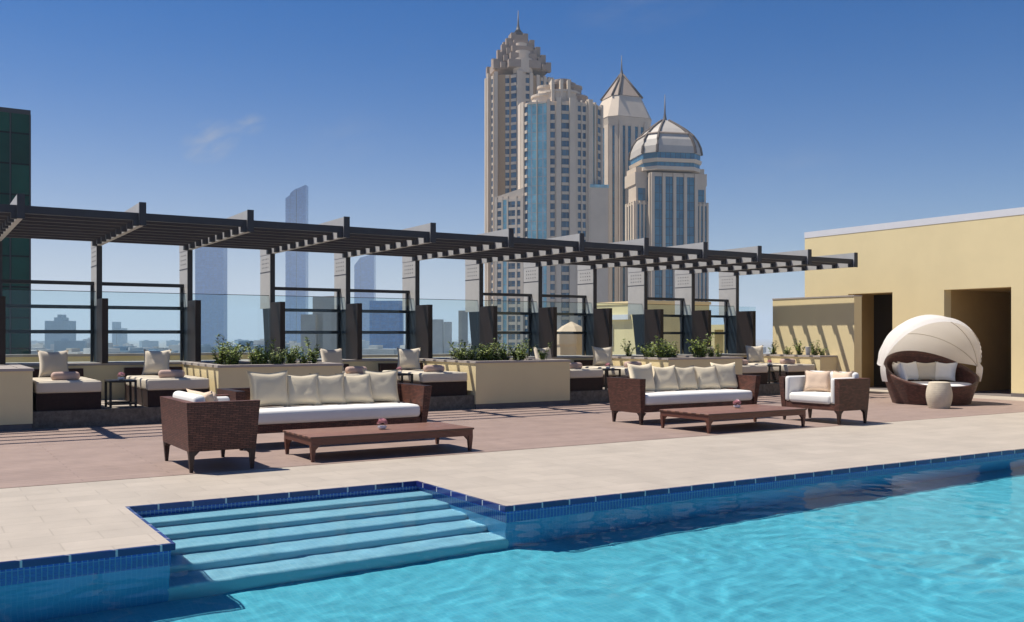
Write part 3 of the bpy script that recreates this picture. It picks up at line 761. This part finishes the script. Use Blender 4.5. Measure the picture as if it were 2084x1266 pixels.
# stair block behind the pergola
rb = empty('roof_block', (22, 26.1, 0), 0, 'sunlit yellow roof block seen behind the pergola posts, right of the tent', 'building')
MB().box(0, 3, 0, 3.2, -1.6, 2.66).build('wall', 'yellow_render', rb)
MB().box(-.03, 3.06, -.03, 3.23, 2.6605, 2.76).build('roof_edge', 'yellow_render', rb)
MB().box(-.12, -.001, .9, 2.2, 2.1, 2.28).box(-.06, -.001, 1.9, 2.5, 1.1, 1.9).build('vent', 'white_trim', rb)
rb2 = empty('roof_block', (27, 26.9, 0), 0, 'yellow roof block with tall openings behind the right end of the pergola', 'building')
b = MB()
for a, c in ((0, .5), (1.0, 1.5), (2.2, 2.7), (3.4, 4.1)): b.box(0, .6, a, c, -1.6, 1.95)
b.box(0, .6, .5001, .9999, 1.75, 1.95).box(0, .6, 1.5001, 2.1999, 1.75, 1.95).box(0, .6, 2.7001, 3.3999, 1.75, 1.95)
b.box(.05, .5, .5001, .9999, .45, .62).box(.05, .5, 1.5001, 2.1999, .45, .62).box(.05, .5, 2.7001, 3.3999, .45, .62)
b.build('wall', 'yellow_render', rb2)
MB().box(.30, .34, .5001, .9999, -1.6, .449).box(.30, .34, 1.5001, 2.1999, -1.6, .449).box(.30, .34, 2.7001, 3.3999, -1.6, .449).build('window', 'teal_glass', rb2)
tk = tag(MB().rbox(0, 1.2, 0, 1.3, 0, 1.05, .06, 3).build('rooftop_unit', 'blue_panel'), 'blue rooftop unit beyond the glass, left of the yellow block with openings', 'rooftop unit'); tk.location = (26.6, 31.3, 1.2)
MB().box(.1, 1.1, .1, 1.2, -2.8, -.001).build('stand', 'steel_dark', tk)
# beige tent
tn = empty('tent', (0, 0, 0), 0, 'beige cloth tent roof seen through the glass behind the pergola', 'tent')
p = FW * 40 + RT * ((1163 - 1042) / FPX * 40); tn.location = (p.x, p.y, -1.6)
MB().lathe([(.66, 0), (.68, 2.75)], 6, smooth=False, a0=.2).build('tent_wall', 'tent_cloth', tn)
b = MB().lathe([(.74, 2.751), (.74, 3.24), (.42, 3.50), (.03, 3.70)], 6, smooth=False, a0=.2); b.build('tent_roof', 'tent_cloth', tn)

# ------------------------------------------------------------ towers
def frame(u, D, yaw=0):
    p = FW * D + RT * ((u - 1042) / FPX * D)
    return (p.x, p.y, GZ), YAW - math.pi / 2 + yaw      # local +x to the right of the view, +y away
def facade(path, kinds, z0, z1, root, fl=3.45, wall='tower_stone', closed_back=None, proud=.7, floors=True, core=True):
    """body prism plus pilasters and window columns along a faceted plan; kinds per facet: list of (type, share)"""
    poly = list(path) + (closed_back or [])
    if core: MB().prism(poly[::-1], z0, z1).build('wall', wall, root)
    pil = MB(); sp = []; caps = MB()
    for (a, b_), ks in zip(zip(path[:-1], path[1:]), kinds):
        A = Vector((*a, 0)); B = Vector((*b_, 0)); d = B - A; ln = d.length; d.normalize(); n = Vector((d.y, -d.x, 0))
        tot = sum(k[1] for k in ks); t = 0
        for kind, sh in ks:
            l0 = t / tot * ln; t += sh; l1 = t / tot * ln
            def quad(p0, p1, o0, o1): return [A + d * p0 + n * o0, A + d * p0 + n * o1, A + d * p1 + n * o1, A + d * p1 + n * o0]
            def blk(b, p0, p1, o0, o1, za, zb):
                q = quad(p0, p1, o0, o1); b.hexa([(v.x, v.y, za) for v in q], [(v.x, v.y, zb) for v in q])
            if kind == 'p': blk(pil, l0, l1, -.2, proud, z0, z1 + .6)
            elif kind == 'P': blk(pil, l0, l1, -.2, proud * 2, z0, z1 + 1.2)
            elif kind in 'gbw':
                g = MB(); blk(g, l0 + .05, l1 - .05, -.2, .12, z0, z1 - .8)
                g.build('window_column', {'g': 'teal_glass', 'b': 'blue_glass', 'w': 'window_glass'}[kind], root)
                if kind == 'w':
                    zz = z1 - .4
                    while zz > z0 + fl and zz > -4:
                        q_ = MB(); blk(q_, l0 + .05, l1 - .05, -.2, .42, zz - 1.15, zz); sp.append((zz, q_)); zz -= fl
                else: blk(caps, l0 + .05, l1 - .05, -.2, .45, z1 - .8, z1)
            elif kind == 'n':
                g = MB(); blk(g, l0, l1, -.2, .25, z0, z1); g.build('recess_panel', 'tower_tan', root)
            elif kind == 't': pass
    if pil.v: pil.build('pilaster', wall, root)
    if caps.v: caps.build('column_head', wall, root)
    sp.sort(key=lambda q: -q[0])
    for _, q_ in sp[:95]: q_.build('spandrel', wall, root)
    rest = MB()
    for _, q_ in sp[95:]: rest.add(q_.v, q_.f)
    if rest.v: rest.build('spandrel', wall, root)['kind'] = 'stuff'

def spire(root, x, y, z0, z1, r):
    MB().lathe([(r * 2.2, z0), (r * 1.2, z0 + (z1 - z0) * .12), (r * .55, z0 + (z1 - z0) * .35), (r * .15, z1)], 10, (x, y, 0)).build('spire', 'spire_metal', root)

def px(k): return lambda v: (HOR - v) * k + 1.5 - GZ     # image row -> local height above the tower base

# tower with stepped crown
k = 420 / FPX; Z = px(k); loc, rz = frame(1067, 420, R(14))
ta = empty('tower', loc, rz, 'tallest beige tower with stepped shaded crown and thin spire', 'tower')
pth = [(-66, 62), (-66, 34), (-58, 18), (-26, 6), (-17, -3), (17, -3), (26, 6), (58, 18), (66, 34), (66, 62)]
pth = [(x * k, y * k) for x, y in pth]; kd = [[('p', 1), ('t', 1), ('p', 1)], [('P', .6), ('t', .5), ('w', 1.0), ('p', .2)], [('P', .5), ('n', 1.0), ('w', .55), ('n', .25)], [('w', 1)],
      [('P', 1.4), ('p', .9), ('w', 1.1), ('p', .9)], [('n', 1)], [('p', .9), ('n', .5), ('w', .8), ('p', .7), ('w', .6), ('p', .5)], [('p', .8), ('w', 1.2), ('P', 1)], [('p', 1), ('w', 1), ('p', 1)]]
facade(pth, kd, 0, Z(152), ta, closed_back=[(40 * k, 110 * k), (-40 * k, 110 * k)])
cx, cy = 0, 50 * k; Z = px(k * (1 + cy / 420))
lev = [(56, 152, 137), (46, 137, 121), (36, 121, 104), (25, 104, 89), (13, 89, 75)]
for n_, (w, va, vb) in enumerate(lev):
    w *= k; ww = w * .6; b = MB(); za, zb = Z(va), Z(vb)
    b.box(-w, w, cy - ww, cy + ww, za, zb).box(-ww, ww, cy - w, cy - ww - .001, za, zb).box(-ww, ww, cy + ww + .001, cy + w, za, zb)
    for sx in (-1, 1):
        for sy in (-1, 1):
            b.box(sx * w * .78 - .9, sx * w * .78 + .9, cy + sy * w * .78 - .9, cy + sy * w * .78 + .9, za, zb - 1)
            b.box(sx * w - 1.1, sx * w + 1.1, cy + sy * ww * .9 - 1.2, cy + sy * ww * .9 + 1.2, za, zb + .8)
    b.build('crown_tier', 'dark_and_shaded_stone', ta)  # shade on the tiers comes from this darker stone colour
for rr, vb, yy in ((20, 122, 12), (16, 106, 16), (12, 90, 26)):
    Z = px(k * (1 + yy * k / 420))
    MB().lathe([(rr * k, Z(152)), (rr * k, Z(vb))], 24, (0, yy * k, 0), False).build('crown_bay', 'tower_stone', ta)
Z = px(k * (1 + cy / 420))
MB().lathe([(8 * k, Z(76)), (9 * k, Z(73)), (11 * k, Z(72.9)), (11 * k, Z(68)), (5 * k, Z(66)), (3 * k, Z(62))], 8, (0, cy, 0), False).build('crown_cap', 'spire_metal', ta)
spire(ta, 0, cy, Z(66), Z(22), .8)

# curved tower with teal bay
k = 370 / FPX; Z = px(k); loc, rz = frame(1150, 370, R(6))
tb = empty('tower', loc, rz, 'curved beige tower with teal glass bay, in front of the tallest one', 'tower')
pts = [(x * k, y * k) for x, y in ((-86, 62), (-84, 36), (-74, 20), (-37, 4), (-8, -2), (20, 0), (46, 8), (66, 20), (84, 42), (86, 62))]
kd = [[('p', 1)], [('p', .5), ('w', .5)], [('g', .46), ('p', .05), ('g', .46)], [('p', .22), ('w', .3), ('t', .1), ('P', .3)], [('w', .6), ('P', .45)],
      [('p', .2), ('w', .35), ('p', .1), ('w', .35), ('p', .1)], [('P', .5), ('g', .35), ('p', .2)], [('n', .3), ('w', .45), ('p', .25)], [('p', 1)]]
facade(pts, kd, 0, Z(206), tb, closed_back=[(70 * k, 120 * k), (-70 * k, 120 * k)])
for (cu, w, va, vb) in ((-32, 30, 206, 186), (-29, 20, 186, 166), (-4, 42, 206, 180), (2, 27, 180, 160), (2, 17, 160, 152), (26, 28, 206, 186), (20, 22, 186, 165)):
    MB().lathe([(w * k, Z(va)), (w * k, Z(vb) - .9), (w * k + .35, Z(vb) - .9), (w * k + .35, Z(vb))], 26, (cu * k, 48 * k, 0), False).build('crown_tier', 'tower_stone' if cu < 0 else 'dark_and_shaded_stone', tb)  # right-hand tiers take the darker copy, shade put into their colour
for a in (-24, -6, 9):
    MB().box((a - 3) * k, (a + 3) * k, 4 * k, 40 * k, Z(206), Z(160)).build('crown_fin', 'tower_stone', tb)
# right wing: plain block; left wing: annex with sloping glazed top
MB().box(52 * k, 90 * k, 4 * k, 50 * k, 0, Z(380)).build('side_wing', 'tower_stone', tb)
MB().box(50 * k, 91 * k, 3.0 * k, 50 * k, Z(380) + .001, Z(374)).build('wing_cornice', 'teal_glass', tb)
MB().hexa([(-138 * k, 60 * k, 0), (-82 * k, 26 * k, 0), (-70 * k, 90 * k, 0), (-120 * k, 110 * k, 0)], [(-138 * k, 60 * k, Z(395)), (-82 * k, 26 * k, Z(379)), (-70 * k, 90 * k, Z(379)), (-120 * k, 110 * k, Z(395))]).build('annex', 'tower_stone', tb)
facade([(-138 * k, 60 * k), (-82 * k, 26 * k)], [[('p', .3), ('w', .5), ('p', .15), ('g', .45), ('p', .15), ('w', .8), ('p', .2), ('w', .4), ('p', .3)]], 0, Z(398), tb, core=False, proud=.5)

# tower with pyramid roof
k = 450 / FPX * 1.06; Z = px(450 / FPX); loc, rz = frame(1265, 450, R(22))
tcc = empty('tower', loc, rz, 'beige tower with pointed pyramid roof and spire, behind the curved tower', 'tower')
def octo(w, ch, cy=0): return [(-w + ch, cy - w), (w - ch, cy - w), (w, cy - w + ch), (w, cy + w - ch), (w - ch, cy + w), (-w + ch, cy + w), (-w, cy + w - ch), (-w, cy - w + ch)]
w = 43 * k; ch = 13 * k; o8 = octo(w, ch)
pth = [o8[6], o8[7], o8[0], o8[1], o8[2], o8[3]]
kd = [[('p', 1), ('b', .6), ('p', .8), ('b', .6), ('p', 1)], [('p', 1), ('b', .7), ('p', 1)], [('P', .5), ('b', .5), ('p', .4), ('b', .5), ('p', .6), ('b', .5), ('p', .4), ('b', .5), ('P', .5)], [('p', 1), ('b', .7), ('p', 1)], [('p', 1), ('b', .6), ('p', .8), ('b', .6), ('p', 1)]]
facade(pth, kd, 0, Z(263), tcc, closed_back=[o8[4], o8[5]], proud=.5)
def oring(r0, r1, va, vb, name, m):
    c0 = r0 * .3; c1 = r1 * .3
    MB().prism(octo(r0 * k, c0 * k), Z(va), Z(vb), octo(r1 * k, c1 * k)).build(name, m, tcc)
oring(45, 47, 263, 249, 'cornice', 'tower_stone'); oring(47.5, 31, 248.5, 203, 'roof', 'tower_stone'); oring(32, 2.5, 202.5, 153, 'roof', 'dark_and_shaded_stone')
for i in range(8):
    A = octo(33 * k, 9.9 * k)[i]; B_ = octo(2.5 * k, .8 * k)[i]
    MB().tube([(A[0], A[1], Z(202.5)), (B_[0], B_[1], Z(152))], .5, 6).build('roof_rib', 'rib_dark', tcc)
spire(tcc, 0, 0, Z(156), Z(113), .7)

# tower with ribbed dome
k = 400 / FPX; Z = px(k); loc, rz = frame(1372, 400, R(12))
td = empty('tower', loc, rz, 'rightmost beige tower with ribbed dome roof and blue glass front', 'tower')
w = 50 * k
pth = [(-77 * k, 60 * k), (-77 * k, 22 * k), (-74 * k, 12 * k), (-52 * k, 12 * k), (-50 * k, 0), (50 * k, 0), (52 * k, 12 * k), (74 * k, 12 * k), (77 * k, 22 * k), (77 * k, 60 * k)]
MB().prism([(x, y) for x, y in [(-52 * k, 100 * k), (52 * k, 100 * k), (50 * k, 0), (-50 * k, 0)]], 0, Z(352)).build('wall', 'tower_stone', td)
facade([(-50 * k, 0), (50 * k, 0)], [[('p', .32), ('b', .85), ('p', .3), ('b', .85), ('p', .3), ('b', .85), ('p', .3), ('b', .85), ('p', .32)]], 0, Z(356), td, core=False, proud=.9)
facade([(-50 * k, 70 * k), (-50 * k, 0)], [[('p', .3), ('b', .85), ('p', .3), ('b', .85), ('p', .3)]], 0, Z(356), td, core=False, proud=.6)
for sx in (-1, 1):
    x0, x1 = (-78, -51) if sx < 0 else (51, 80)
    facade([(x0 * k, 70 * k), (x0 * k, 14 * k), (x1 * k, 14 * k)], [[('p', .5), ('b', .4), ('p', .4), ('b', .4), ('p', .4), ('b', .4), ('p', .5)], [('p', .3), ('b', .35), ('p', .3), ('b', .35), ('p', .3), ('b', .35), ('p', .3)]], 0, Z(412), td, closed_back=[(x1 * k, 70 * k)], proud=.6)
    a0, a1 = (-75, -51.2) if sx < 0 else (51.2, 77)
    MB().box(a0 * k, a1 * k, 18 * k, 66 * k, Z(411), Z(374)).build('upper_wing', 'tower_stone', td)
    MB().box((a0 + 4) * k, (a1 - 4) * k, 17.4 * k, 17.999 * k, Z(407), Z(382)).build('window_column', 'blue_glass', td)
    MB().box((-77 if sx < 0 else 51.2) * k, (-51.2 if sx < 0 else 79) * k, 17.9 * k, 84 * k, Z(373.9), Z(349)).build('upper_wing', 'tower_stone', td)
    MB().box((-74 if sx < 0 else 51.2) * k, (-51.2 if sx < 0 else 75) * k, 22 * k, 80 * k, Z(348.9), Z(338)).build('upper_wing', 'tower_stone', td)
cyd = 52 * k; Z = px(k * (1 + cyd / 400))
def o2(r, c=.36): return [(x, y + cyd) for x, y in octo(r * k, r * k * c)]
def lv(r0, r1, va, vb, name, m, c=.36): return MB().prism(o2(r0, c), Z(va), Z(vb), o2(r1, c)).build(name, m, td)
lv(62, 62, 356, 349, 'cornice', 'tower_stone'); lv(61, 61, 348.9, 341, 'window_band', 'blue_glass'); lv(63.5, 65, 340.9, 334, 'cornice', 'tower_stone')
lv(62, 62, 333.9, 322, 'window_band', 'blue_glass')
dome = [(64, 321.9), (62, 308), (57, 294), (49, 281), (36, 268), (22, 257), (8, 247)]
for (r0, va), (r1, vb) in zip(dome[:-1], dome[1:]): lv(r0, r1, va, vb + .02, 'dome', 'tower_roof')
for i in range(8):
    pts = []
    for r, v in dome:
        q = o2(r + .5)[i]; pts.append((q[0], q[1], Z(v)))
    MB().tube(pts, .6, 6, False).build('dome_rib', 'rib_dark', td)
for i in range(8):
    q0 = o2(50)[i]; q1 = o2(50)[(i + 1) % 8]
    MB().tube([(q0[0], q0[1], Z(281)), (q1[0], q1[1], Z(281))], .45, 5, False).build('dome_band', 'dark_and_shaded_stone', td)
spire(td, 0, cyd, Z(252), Z(193), .75)

# green glass tower at the left edge
loc, rz = frame(61, 105, R(33))
gt = empty('office_tower', loc, rz, 'dark green glass office tower cut by the left edge of the picture', 'tower')
zt = (HOR - 234) * 105 / FPX + 1.5 - GZ
MB().box(-26, 0, 0, 18, 0, zt).build('curtain_wall', 'green_glass', gt)
MB().box(-26.1, .06, -.08, 18.1, zt + .001, zt + .5).build('roof_edge', 'steel_dark', gt)
for q in range(14): MB().box(-1.93 * q - .06, -1.93 * q + .06, -.09, -.001, 0, zt).build('mullion', 'steel_dark', gt)
MB().box(.001, .1, .0, .5, 0, zt).build('corner_post', 'steel_dark', gt)

# ------------------------------------------------------------ hazy skyline
def slab_tower(u, D, wpx, vtop, name, label, mtl='far_glass', steps=None, yaw=0):
    loc, rz = frame(u, D, yaw); kk = D / FPX; e = empty(name, loc, rz, label, 'tower')
    for (a, b_, v0, v1, y) in (steps or [(-wpx / 2, wpx / 2, vtop, vtop, 0)]):
        z0_, z1_ = (HOR - v0) * kk + 1.5 - GZ, (HOR - v1) * kk + 1.5 - GZ
        x0, x1 = a * kk, b_ * kk; ya, yb = y * kk, (y + 26) * kk
        MB().hexa([(x0, ya, 0), (x1, ya, 0), (x1, yb, 0), (x0, yb, 0)], [(x0, ya, z0_), (x1, ya, z1_), (x1, yb, z1_), (x0, yb, z0_)]).build('shaft', mtl, e)
    return e
slab_tower(426, 2100, 58, 501, 'skyscraper', 'broad hazy blue skyscraper left of the stepped one, seen between pergola posts')
slab_tower(601, 2500, 42, 380, 'skyscraper', 'hazy blue skyscraper of three slanted slabs rising above the pergola', steps=[(-21, -12, 403, 396, 4), (-11, 1, 393, 383, 2), (3.0, 21, 384, 376, 0)])
slab_tower(741, 2700, 40, 520, 'skyscraper', 'hazy blue skyscraper with slanted top, right of the stepped one', steps=[(-20, -8, 540, 524, 0), (-7.8, 20, 524, 517, 1)])
slab_tower(117, 1700, 52, 672, 'office_block', 'hazy grey block with a mast and disc, seen through the left glass', mtl='city_blue', steps=[(-26, 26, 653, 653, 0), (-9, 9, 646, 646, 4), (-3, 3, 640, 640, 6)])
slab_tower(898, 900, 44, 650, 'office_block', 'grey hazy apartment block in the open bay left of the beige towers', mtl='city_pale', steps=[(-22, 3, 650, 650, 0), (5, 20, 655, 655, 3)])
slab_tower(941, 700, 20, 628, 'office_block', 'narrow pale apartment block beside the hazy grey one', mtl='city_tan', steps=[(-8, 10, 632, 632, 0)])
slab_tower(790, 1100, 70, 612, 'office_block', 'blue glass office block behind the ladder screen left of the towers', mtl='far_glass', steps=[(-38, 30, 612, 612, 0)])
slab_tower(650, 500, 60, 600, 'office_block', 'pale office building with round top behind the ladder screen', mtl='city_tan', steps=[(-38, -8, 640, 640, 0), (6, 44, 606, 606, 4), (-20, 44, 603, 600, 30)])
slab_tower(240, 2600, 16, 660, 'office_block', 'small hazy tower on the skyline between the left posts', mtl='city_blue', steps=[(-12, -4, 655, 655, 0), (-3, 8, 668, 668, 2)])
rnd = random.Random(9)
proto = []
for q in range(8):
    mtl = ('city_pale', 'city_tan', 'city_pale', 'city_blue')[q % 4]
    w, d, h = rnd.uniform(18, 46), rnd.uniform(16, 34), rnd.uniform(12, 30)
    e = empty('city_building', (0, 0, GZ), 0, 'pale low city building', 'building'); b = MB().box(-w / 2, w / 2, -d / 2, d / 2, 0, h); b.build('wall', mtl, e)
    MB().box(-w * .3, -w * .05, -d * .2, d * .2, h + .01, h + 3).build('roof_house', mtl, e); proto.append(e)
cnt = 0
for q in range(235):
    D = 330 * math.exp(rnd.uniform(0, 1) ** .8 * 2.3); u = rnd.uniform(-30, 1130) if q % 5 else rnd.uniform(1130, 2000)
    if D < 520 and 930 < u: continue
    e = proto[q] if q < 8 else copy_tree(proto[rnd.randrange(8)])
    loc, rz = frame(u, D, rnd.uniform(-.8, .8)); e.location = loc; e.rotation_euler = (0, 0, rz)
    sc_ = rnd.uniform(.7, 1.2); e.scale = (sc_, sc_, rnd.uniform(.5, 1.02))
    tone = {'city_pale': 'pale', 'city_tan': 'sand coloured', 'city_blue': 'bluish'}[[c for c in bpy.data.objects if c.parent == e][0].data.materials[0].name]
    bay = min(range(12), key=lambda i: abs(u - (2, 202, 388, 557, 711, 855, 983, 1106, 1214, 1321, 1415, 1500)[i]))
    tag(e, '%s low city building, %s, seen near the %s pergola post from the left' % (tone, 'far off' if D > 1400 else 'closer in', ORD[bay]), 'building', 'low buildings of the distant city')

# ------------------------------------------------------------ haze
hz = MB().box(-8900, 8900, -8900, 8900, GZ - 1.5, 240).build('haze', 'soil')
hm = bpy.data.materials.new('haze_air'); hm.use_nodes = True; t = hm.node_tree
for n in list(t.nodes): t.nodes.remove(n)
o = t.nodes.new('ShaderNodeOutputMaterial'); pv = t.nodes.new('ShaderNodeVolumePrincipled')
pv.inputs['Color'].default_value = (.70, .85, 1, 1); pv.inputs['Density'].default_value = .00016; pv.inputs['Anisotropy'].default_value = .2
t.links.new(pv.outputs[0], o.inputs['Volume'])
hz.data.materials.clear(); hz.data.materials.append(hm); tag(hz, kind='stuff')
